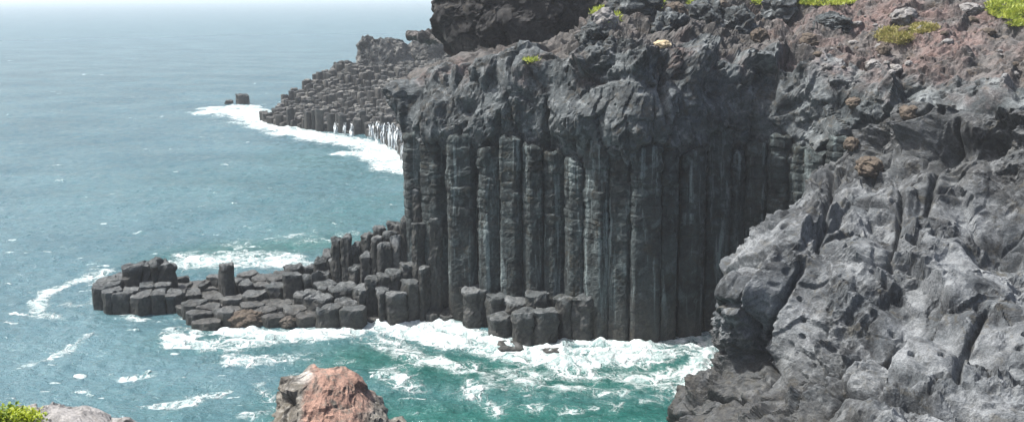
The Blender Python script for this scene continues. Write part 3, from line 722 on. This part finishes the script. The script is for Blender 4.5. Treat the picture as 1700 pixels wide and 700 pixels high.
for i, (cell, z, kd) in enumerate(zip(cells, tz, kinds)):
    if cell is None: continue
    tall = kd in ('s', 'u3', 'u4', 'u5', 'f', 'c', 'pal')
    Vc, Qc, Tc = column_mesh(cell, -1.5, z, i * .77 + 3, npts=30, dz=.2, gap=.035, tilt={'k': .2, 's': .12, 'pal': .8, 'b': .12}.get(kd, .07), rough=.085 if tall else .05, steps=.06 if tall else .025,
                             topamp=.16 if kd in ('k', 'b', 's') else .09, bev=.16 if kd in ('k', 's', 'b') else .06, joints=.03 if tall else 0, taper=.06 if kd in ('s', 'u1') else 0, lump={'k': .40, 's': .12, 'b': .22, 'c': .22, 'f': .18, 't': .12}.get(kd, .10))
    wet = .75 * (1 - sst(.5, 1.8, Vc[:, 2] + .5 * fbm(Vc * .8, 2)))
    wet = np.maximum(wet, .62 * (1 - sst(z - .5, z - .12, Vc[:, 2] + .15 * fbm(Vc * 1.5, 2))))  # shade painted into the sides below each top, carried by the wet mask
    if kd == 'w': wet = np.full(len(Vc), .6)
    lab, g = LAB[kd]
    finish('basalt_column', Vc, Qc, Tc, M_STUMP, wet=wet, pale=np.full(len(Vc), .9) if kd == 'pal' else .45 * sst(z - .3, z - .06, Vc[:, 2]) * rr.random(), label=lab, cat='rock column', group=g)  # paler column tops put sunlight into the colour
boulder(W(408, 532, .3), (1.5, 1.1, .85), .3, 3, M_BROWNSTONE, sub=5, label='reddish brown rounded boulder lying at the front edge of the reef pavement', cat='boulder')
boulder(W(479, 536, .2), (.65, .6, .55), .9, 5, M_BROWNSTONE, label='small dark boulder in the foam right of the reddish brown boulder', cat='boulder', wetv=.5)

# ================================================================== FAR REEF
edge = [(432,203),(452,209),(470,213),(520,218),(560,222),(600,226),(625,232),(650,246),(672,264),(690,285)]
FE = [W(a, b, 0)[:2] for a, b in edge]
backp = [(-4, 160), (2, 200), (6, 250), (-8, 262), (-22, 256), (-30, 246), (-40, 234), (-46, 226)]
PLF = [tuple(v) for v in FE] + backp
ctl = []
for (px, py, Y) in [(445,186,221),(470,185,216),(455,166,224),(490,150,226),(520,136,228),(545,120,231),(575,104,234),(520,185,213),(560,185,210),(600,190,205),(640,195,196),(560,150,222),(600,150,220),(640,150,215),(600,115,232),(650,112,232),(690,105,232),(660,140,222),(700,130,222),(680,170,205),(720,100,236),(640,210,190),(665,225,178),(690,250,163),(700,220,176),(720,180,195)]:
    w = P(px, py, Y); ctl.append(w)
for a, b in edge: w = W(a, b, 0); ctl.append(np.array([w[0], w[1], .8]))
ctl = np.array(ctl)
def fz(x, y):
    d2 = (ctl[:, 0] - x) ** 2 + (ctl[:, 1] - y) ** 2; w = 1 / (d2 + 4) ** 1.6
    return (w * ctl[:, 2]).sum() / w.sum()
rr = random.Random(9); fs = []
sp = 1.45
xs = [a[0] for a in PLF]; ys = [a[1] for a in PLF]
yy = min(ys); row = 0
while yy < max(ys):
    xx = min(xs) + (row % 2) * sp / 2
    while xx < max(xs):
        x, y = xx + rr.uniform(-.35, .35), yy + rr.uniform(-.35, .35)
        if inside(x, y, PLF): fs.append((x, y))
        xx += sp
    yy += sp * .866; row += 1
# drop what the near cliff hides for good
keep = []
for x, y in fs:
    z = fz(x, y)
    d = np.array([x, y, z]) - CAMP; k = d @ _f; pxx = CX + F * (d @ _r) / k
    if pxx < 775: keep.append((x, y, z, pxx))
print('far columns', len(keep))
cells = voro([(k[0], k[1]) for k in keep], .95)
shore = np.array(FE)
dist = [min(math.hypot(k[0] - s[0], k[1] - s[1]) for s in shore) + .02 * k[1] for k in keep]
order = np.argsort(dist); nind = 185
stV, stQ, stT, off, stP, stW = [], [], [], 0, [], []
for rank, i in enumerate(order):
    if cells[i] is None: continue
    x, y, z, pxx = keep[i]
    zt = max(.6, z + rr.uniform(-.75, .75) + 1.1 * float(perlin(np.array([[x * .14, y * .14, 0.]]))[0]))
    if dist[i] - .02 * y < 2.2: zt = max(zt, rr.uniform(2.2, 4.2)) if pxx > 480 else max(zt, rr.uniform(1.0, 2.4))
    Vc, Qc, Tc = column_mesh(cells[i], -1.0 if rank < nind else max(-1, zt - 4.5), zt, i * .31, npts=14, dz=.9, gap=.06, tilt=.14, rough=.06, topamp=.1, bev=.14, lump=.2)
    if rank < nind:
        wet = np.maximum(.8 * (1 - sst(1.5, 4.5, Vc[:, 2])), .6 * (1 - sst(zt - .6, zt - .15, Vc[:, 2])))  # tide wetting, plus shade painted down the sides under each top
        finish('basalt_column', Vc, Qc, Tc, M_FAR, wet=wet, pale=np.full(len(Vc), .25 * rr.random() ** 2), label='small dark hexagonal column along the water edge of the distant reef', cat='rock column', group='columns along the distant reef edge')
    else:
        stP.append(np.full(len(Vc), .75 * rr.random() ** 3)); stW.append(np.maximum(.6 * rr.random() ** 2, .65 * (1 - sst(zt - .6, zt - .15, Vc[:, 2])))); stV.append(Vc); stQ.append(Qc + off); stT.append(Tc + off); off += len(Vc)  # random dark tone, plus painted shade on the sides below each top
Vs = np.concatenate(stV)
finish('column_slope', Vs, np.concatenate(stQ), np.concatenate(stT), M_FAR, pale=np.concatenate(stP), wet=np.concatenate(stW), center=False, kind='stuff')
# crags crowning the far reef
def crag(Y, rows, yf, yb, seed, label):
    V, Q, T = rings_rock(lv(Y, rows, yf, yb), 260, .3, lambda B: rock_disp(B, .95, seed, big=.75, med=1.6, fine=1.6))
    finish('crag', V, Q, T, M_FAR, pale=np.clip(fbm(V * .2 + 3, 3), 0, .6), label=label, cat='crag')
crag(238, [(150, 575, 700), (112, 586, 690), (95, 590, 680), (80, 592, 672), (70, 596, 660), (66, 602, 640)], [-3, -2.5, -2, -1.6, -1, -.4], [10, 8, 7, 6, 5, 3], 200.0, 'rough dark crag at the left end of the distant reef crest')
crag(246, [(150, 650, 800), (105, 665, 800), (85, 672, 800), (70, 684, 800), (62, 698, 790), (57, 712, 770)], [-4, -3, -2.5, -2, -1.2, -.5], [12, 10, 9, 8, 6, 4], 230.0, 'rough dark crag on the distant reef crest just left of the overhanging black block')
# sea stack off the tip
a = W(402, 178, 0); sp = []
for k, (px, py, q, r) in enumerate([(402, 157, 247, 1.55), (379, 167, 247, .9)]):
    c = P(px, py, q); ang = np.linspace(0, 2 * np.pi, 7)[:6] + .4
    poly = np.array([[c[0] + r * math.cos(t), q + r * math.sin(t)] for t in ang])
    Vc, Qc, Tc = column_mesh(poly, -1, c[2], 4.4 + k, npts=28, dz=.35, tilt=.08, rough=.12, lump=.3, topamp=.15)
    finish('sea_stack', Vc, Qc, Tc, M_FAR, wet=.8 * (1 - sst(.5, 2.5, Vc[:, 2])), label=['square dark sea stack standing in foam off the distant reef', 'low dark rock beside the square sea stack off the distant reef'][k], cat='sea stack')

# ================================================================== SEA
Ys = np.concatenate([np.geomspace(16, 130, 640), np.geomspace(130.5, 330, 240)[0:], np.geomspace(332, 1500, 230), np.geomspace(1520, 26000, 70)])
us = np.linspace(-1.0, 1.0, 760); us = np.sign(us) * np.abs(us) ** 1.15 * .95
U, YY = np.meshgrid(us, Ys, indexing='ij')
X = U * YY * 1.0; XY = np.stack([X.ravel(), YY.ravel()], 1); nS = len(XY)
foam = np.zeros(nS); teal = np.zeros(nS)
def stroke(pts, r, a, arr=foam, soft=1.0):
    w = np.array([W(p[0], p[1])[:2] for p in pts]); r = np.asarray(r, float) * np.ones(len(pts))
    lo = w.min(0) - r.max() * 2.2; hi = w.max(0) + r.max() * 2.2
    m = np.where((XY[:, 0] > lo[0]) & (XY[:, 0] < hi[0]) & (XY[:, 1] > lo[1]) & (XY[:, 1] < hi[1]))[0]
    if not len(m): return
    q = XY[m]; best = np.zeros(len(m))
    segs = [(w[0], w[0], r[0], r[0])] if len(w) == 1 else [(w[i], w[i + 1], r[i], r[i + 1]) for i in range(len(w) - 1)]
    for A, Bq, ra, rb in segs:
        ab = Bq - A; t = np.clip(((q - A) @ ab) / (ab @ ab + 1e-9), 0, 1)
        dd = np.linalg.norm(q - (A + t[:, None] * ab), axis=1) / (ra + (rb - ra) * t)
        best = np.maximum(best, np.exp(-dd ** 2 * 1.1))
    arr[m] = np.maximum(arr[m], best * a)
# surf behind the near reef
stroke([(285,447),(330,436),(390,436),(440,436),(485,437)], [1.8,3.2,3.4,3.2,2.2], .95); stroke([(300,425),(400,420),(500,428)], [1.6,2,1.6], .5)
# surf off the tip
stroke([(180,452),(130,465),(85,480),(62,505),(70,525),(105,532)], [1.0,1.2,1.2,1.0,1.0,.9], .62); stroke([(150,455),(175,480),(165,500)], [1.6,1.4,1.2], .55); stroke([(95,500),(130,505)], 2.0, .38)
stroke([(30,615),(60,603),(110,585),(150,560)], [.6,.8,.8,.6], .5); stroke([(200,520),(250,535),(310,525)], 1.2, .36)
# surf in front of the reef and across the bay
stroke([(285,550),(300,575),(360,580),(430,572)], [.9,1.4,1.6,1.8], .85); stroke([(380,548),(450,562),(530,552),(600,542),(680,535),(750,545)], [1.4,2.0,2.2,2.0,2.2,2.0], 1.1)
stroke([(300,545),(330,555),(300,580)], .8, .6); stroke([(350,600),(470,600),(560,590)], 1.8, .45)
stroke([(640,545),(720,560),(790,575),(850,590)], [1.9,2.1,1.8,1.6], .88); stroke([(790,555),(830,585),(930,600),(1010,600),(1090,596),(1150,580)], [1.2,1.6,1.8,1.8,1.6,1.2], .92)
stroke([(930,583),(980,585),(1050,588),(1100,572),(1185,560)], .9, .95); stroke([(620,560),(680,590),(760,610),(850,625),(950,620),(1050,625),(1140,620)], 2.6, .5)
stroke([(760,620),(790,660),(830,690)], [1.2,1.0,.9], .52); stroke([(900,640),(1000,650),(1100,640)], 2.0, .45); stroke([(1185,558),(1165,600),(1145,650)], 1.2, .8); stroke([(850,680),(980,685),(1080,670)], 1.6, .42)
stroke([(560,600),(640,620),(700,650)], 2.0, .4)
stroke([(260,672),(310,670),(350,655),(375,650)], [.8,1.2,1.1,.6], .58); stroke([(205,630),(250,624)], .7, .55); stroke([(400,690),(440,680)], 1.0, .55); stroke([(430,640),(445,665)], .8, .5); stroke([(360,605),(420,608)], .8, .5)
stroke([(400,405),(480,400),(560,390)], [5,6,5], .33); stroke([(380,415),(470,410),(540,405)], 5, .8, teal)
stroke([(690,522),(760,545),(820,566),(870,582),(910,584),(940,570),(1000,572),(1080,582),(1130,570),(1190,556)], 1.0, 1.0)
# far reef surf
stroke([(345,188),(390,185),(425,196),(455,212),(500,222),(560,232),(610,240),(650,262),(672,280)], [4,7,5,4,4,4,4,5,5], 1.0); stroke([(355,180),(400,178),(430,186)], [4,4.5,4], .9)
stroke([(570,256),(610,255),(650,272),(680,286)], [2.5,3,3.5,3.5], .85); stroke([(400,205),(470,222),(540,236),(590,242)], 3.5, .55)
# white caps at sea, the tiniest painted in as sun sparkle
rng = np.random.default_rng(2)
for k in range(230):
    px, py = rng.uniform(-60, 700), 12 + 670 * rng.random() ** .62
    w = W(px, py); L = rng.uniform(.05, .38) * (1 + w[1] / 300); dx = L * F / w[1]
    stroke([(px - dx, py + rng.uniform(-.6, 1.2)), (px + dx, py)], rng.uniform(.09, .17) + w[1] / 1300, rng.uniform(.4, .95))
# foam collars round every near column foot
for (x, y), z, kd in zip(seeds[:0], [], []): pass
# shallow turquoise water
stroke([(520,390),(600,350),(660,330)], [9,10,9], .42, teal); stroke([(330,430),(430,420),(560,400)], 6, .7, teal)
stroke([(600,600),(700,610),(800,620),(950,630),(1100,620)], [5,7,8,8,8], 1.0, teal); stroke([(560,690),(700,700),(900,700),(1100,690)], 6, 1.0, teal); stroke([(330,570),(430,580),(560,580)], 4, .5, teal); stroke([(640,720),(900,760),(1100,740)], 9, 1, teal)
stroke([(300,690),(450,700)], 7, .25, teal); stroke([(520,260),(600,290),(660,300)], 12, .35, teal); stroke([(430,300),(550,330)], 22, .22, teal)
stroke([(480,590),(620,610),(760,640),(900,650),(1040,650),(1140,640)], [2,4,6,6,6,5], .31)
foam *= .75 + .5 * (fbm(np.column_stack([XY * .22, np.zeros(nS)]), 3) + .5)
foam = np.clip(foam, 0, 1.1)
P3 = np.column_stack([XY, np.zeros(nS)])
near = 1 - sst(200, 1100, XY[:, 1])
z = near * (.16 * fbm(P3 * np.array([.16, .22, 1]), 4, .55) + .12 * ridged(P3 * np.array([.50, .8, 1]), 3)) + .12 * np.sin(XY[:, 0] * .18 + XY[:, 1] * .33 + 2 * perlin(P3 * .03)) * near
fr = sst(.6, .95, foam) * (1 - sst(260, 300, XY[:, 1]))
z += fr * (.10 + .30 * np.clip(fbm(P3 * .75, 4, .6) + .15, -.25, 1))
V = np.column_stack([XY, z])
Q = grid_quads(len(us), len(Ys))
me = mesh_np('sea', V, Q, smooth=True); attr(me, 'foam', foam); attr(me, 'teal', teal)
obj('sea', me, M_SEA, kind='structure')
# seabed-level backing so that nothing shows behind / beside the camera
vb = np.array([[-9000, -2000, -.6], [9000, -2000, -.6], [9000, 16, -.6], [-9000, 16, -.6]], float)

# cascades pouring off the far reef
rr = random.Random(31)
for k, (px, py, top, wd) in enumerate([(559, 222, 205, 5), (573, 224, 207, 5), (585, 226, 209, 5), (618, 231, 207, 8), (630, 236, 206, 9), (641, 242, 208, 10), (652, 250, 208, 10), (662, 258, 214, 10), (672, 266, 222, 9), (681, 276, 236, 8), (688, 284, 254, 6)]):
    b = W(px, py, 0); Y = b[1] - .5; zt = P(px, top, Y + .8)[2]; hw = wd * Y / F / 2 * 1.25
    n, mseg = 11, 16; vv = []; q = []
    for j in range(mseg):
        t = j / (mseg - 1)
        for i in range(n):
            u = i / (n - 1) * 2 - 1
            vv.append((b[0] + u * hw * (.9 + .3 * t) + .10 * math.sin(i * 2.3 + j * .7 + k), Y + 1.0 - 1.7 * t ** .6 - .4 * (1 - u * u) + .18 * math.sin(i * 1.9 + k * 2.0),
                       zt + .15 + .35 * math.sin(i * 1.3 + k * 3.1) * (1 - t) - (zt + .5) * t ** 1.5))
    for j in range(mseg - 1):
        for i in range(n - 1): q.append((j * n + i, j * n + i + 1, (j + 1) * n + i + 1, (j + 1) * n + i))
    obj('waterfall', mesh_np('waterfall', np.array(vv), np.array(q), smooth=True), M_WHITE, label='thin white cascade pouring over the columns of the distant reef into the surf', cat='waterfall', group='cascades off the distant reef')

# ================================================================== STONES AND GRASS ON THE HEADLAND
def hit(px, py, bv=BV):
    d = Vector(ray(px, py)).normalized(); h = bv.ray_cast(Vector(CAMP), d, 400); h2 = BVO.ray_cast(Vector(CAMP), d, 400)
    if h2[0] is not None and (h[0] is None or h2[3] < h[3]): h = h2
    return None if h[0] is None else (np.array(h[0]), np.array(h[1]))
STN = [(1100, 78, (.62, .4, .34), M_TAN, 'smooth tan boulder perched on the cliff edge'),
 (1263, 66, (.75, .65, .7), M_BROWNSTONE, 'round dark brown boulder in the hollow behind the cliff edge'),
 (1503, 36, (1.6, .8, .75), M_STONE, 'large pointed grey slab lying below the grass on the red slope'),
 (1452, 112, (.85, .55, .42), M_STONE, 'rounded grey stone on the brink, left of a flatter pair partner'),
 (1486, 117, (.8, .5, .32), M_STONE, 'flat grey stone on the brink, right of the rounded grey stone'),
 (1468, 88, (.5, .45, .5), M_BROWNSTONE, 'small brown upright stone just above the two grey stones on the brink'),
 (1610, 22, (.9, .6, .55), M_STONE, 'grey block left of the bright grass at the upper right corner'),
 (1345, 72, (.7, .6, .55), M_BROWNSTONE, 'dark reddish lump at the left edge of the red slope'),
 (1505, 55, (.5, .45, .35), M_BROWNSTONE, 'small dark stone in the middle of the dry grass patch'),
 (1005, 45, (1.0, .8, .9), M_STONE, 'dark grey rock in front of the small grass patch above the cliff'),
 (1190, 25, (1.3, 1.0, 1.1), M_BROWNSTONE, 'dark rough boulder on the skyline above the cliff, left of the brown hollow'),
 (1120, 30, (1.2, 1.0, .9), M_BROWNSTONE, 'dark boulder between two grass tufts above the cliff'),
 (1415, 245, (.55, .5, .5), M_BROWNSTONE, 'brown crusty lump wedged in the shadowed hollow of the right wall'),
 (1445, 285, (.9, .7, .7), M_BROWNSTONE, 'larger brown crusty lump below the shadowed hollow of the right wall'),
 (1420, 175, (.5, .45, .4), M_BROWNSTONE, 'brown lump stuck on the rim above the shadowed hollow, leftmost of two'),
 (1512, 193, (.6, .5, .55), M_BROWNSTONE, 'brown lump stuck on the rim above the shadowed hollow, right of its twin')]
for k, (px, py, s, mt, lab) in enumerate(STN):
    h = hit(px, py)
    if h is None: continue
    boulder(h[0] + np.array([0, .2, s[2] * .35]), s, .4 * k, k + 2, mt, sub=5 if s[0] > .7 else 4, label=lab, cat='boulder')
for k, (px, py, sz, lab) in enumerate([(1052, 18, (2.0, 1.5, 2.0), 'tall grey lava knob right of the small grass patch above the cliff'), (1115, 52, (1.5, 1.2, 1.3), 'jagged dark lava knob just behind the smooth tan boulder'),
        (1172, 38, (2.0, 1.5, 1.7), 'broad jagged lava knob between the cliff edge and the skyline grass'), (1228, 52, (1.5, 1.2, 1.6), 'dark lava knob left of the round brown boulder in the hollow'),
        (1305, 30, (2.3, 1.6, 1.6), 'wide grey lava knob under the skyline grass, left of the red slope'), (990, 62, (1.4, 1.1, 1.0), 'dark lava knob between the overhanging block and the cliff edge'), (1385, 45, (1.5, 1.2, .9), 'rough lava knob at the left margin of the red slope')]):
    h = hit(px, py)
    if h is None: continue
    boulder(h[0] + np.array([0, .5, sz[2] * .15]), sz, .9 * k, 40 + k, M_CLIFF, sub=5, rough=1.9, name='lava_rock', label=lab, cat='rock')
# scatter of small stones on the red slope: counted individually
rr = random.Random(77); nst = 0
for k in range(120):
    px, py = rr.uniform(1340, 1690), rr.uniform(15, 135)
    h = hit(px, py)
    if h is None or h[1][2] < .25 or nst >= 38: continue
    s = .10 + .34 * rr.random() ** 2.2; nst += 1
    boulder(h[0] + np.array([0, 0, s * .1]), (s * rr.uniform(.9, 1.5), s, s * .7), rr.random() * 6, k, rr.choice([M_STONE, M_BROWNSTONE]), sub=3, name='stone', label='small loose stone scattered on the red slope above the right wall', cat='stone', group='loose stones on the red slope')
rng = np.random.default_rng(8)
gp, dp = [], []
for (px, py, rx, ry, n, lst) in [(1006, 26, 22, 16, 420, gp), (1092, 12, 12, 14, 160, gp), (1165, 5, 22, 6, 300, gp), (1275, 4, 26, 6, 320, gp), (1365, 4, 55, 6, 520, gp), (1675, 14, 36, 18, 900, gp), (1210, 24, 12, 5, 70, gp), (925, 5, 12, 8, 90, gp), (928, 34, 6, 5, 60, gp),
                            (880, 100, 10, 4, 40, gp), (1485, 60, 28, 14, 420, dp), (1530, 48, 22, 8, 260, dp), (1690, 40, 14, 5, 120, gp)]:
    for _ in range(n):
        a = rng.random() * 6.283; r = math.sqrt(rng.random()); h = hit(px + rx * r * math.cos(a), py + ry * r * math.sin(a))
        if h is None or h[1][2] < .15: continue
        lst.append(h[0] + rng.normal(size=(7, 3)) * np.array([.16, .3, .03]))
for nm, lst, mt in (('grass', gp, M_GRASS), ('dry_grass', dp, M_DRYGRASS)):
    if not lst: continue
    pts = np.concatenate(lst); v, q = leaves(pts, .30, rng, 1.3, .22)
    obj(nm, mesh_np(nm, v, q, smooth=False), mt, kind='stuff')

# ================================================================== LIGHT, SKY, HAZE
SE, SAZ = math.radians(62), math.radians(-84)      # azimuth from +Y, negative = towards the left
sd = Vector((math.sin(SAZ) * math.cos(SE), math.cos(SAZ) * math.cos(SE), math.sin(SE)))
sl = bpy.data.lights.new('sun', 'SUN'); sl.energy = 4.8; sl.angle = math.radians(.5); sl.color = (1, .975, .94)
so = bpy.data.objects.new('sun', sl); COL.objects.link(so); so.rotation_euler = (-sd).to_track_quat('-Z', 'Y').to_euler()
wd = bpy.data.worlds.new('World'); sc.world = wd; wd.use_nodes = True; nt = wd.node_tree
sky = nt.nodes.new('ShaderNodeTexSky'); sky.sky_type = 'NISHITA'; sky.sun_disc = False; sky.sun_elevation = SE; sky.sun_rotation = SAZ
sky.dust_density = 5.0; sky.air_density = 1.0
bg = nt.nodes['Background']; bg.inputs[1].default_value = .115; nt.links.new(sky.outputs[0], bg.inputs[0])
HAZE = True
if HAZE:
    b0, b1 = np.array([-27000, -3, -6.0]), np.array([27000, 27000, 42.0])
    vv = np.array([[x, y, z] for x in (b0[0], b1[0]) for y in (b0[1], b1[1]) for z in (b0[2], b1[2])])
    q = np.array([[0, 1, 3, 2], [4, 6, 7, 5], [0, 4, 5, 1], [2, 3, 7, 6], [0, 2, 6, 4], [1, 5, 7, 3]])
    m = bpy.data.materials.new('haze_air'); m.use_nodes = True; nt = m.node_tree; nt.nodes.clear()
    o = nt.nodes.new('ShaderNodeOutputMaterial'); v = nt.nodes.new('ShaderNodeVolumePrincipled')
    v.inputs['Color'].default_value = (.92, .96, 1, 1); v.inputs['Density'].default_value = .00030; v.inputs['Anisotropy'].default_value = 0.0
    nt.links.new(v.outputs[0], o.inputs['Volume'])
    obj('haze', mesh_np('haze', vv, q, smooth=False), m, kind='stuff')
sc.view_settings.view_transform = 'Standard'; sc.view_settings.look = 'None'; sc.view_settings.exposure = .8; sc.view_settings.gamma = 1
sc.cycles.max_bounces = 6; sc.cycles.volume_bounces = 1; sc.cycles.use_denoising = True
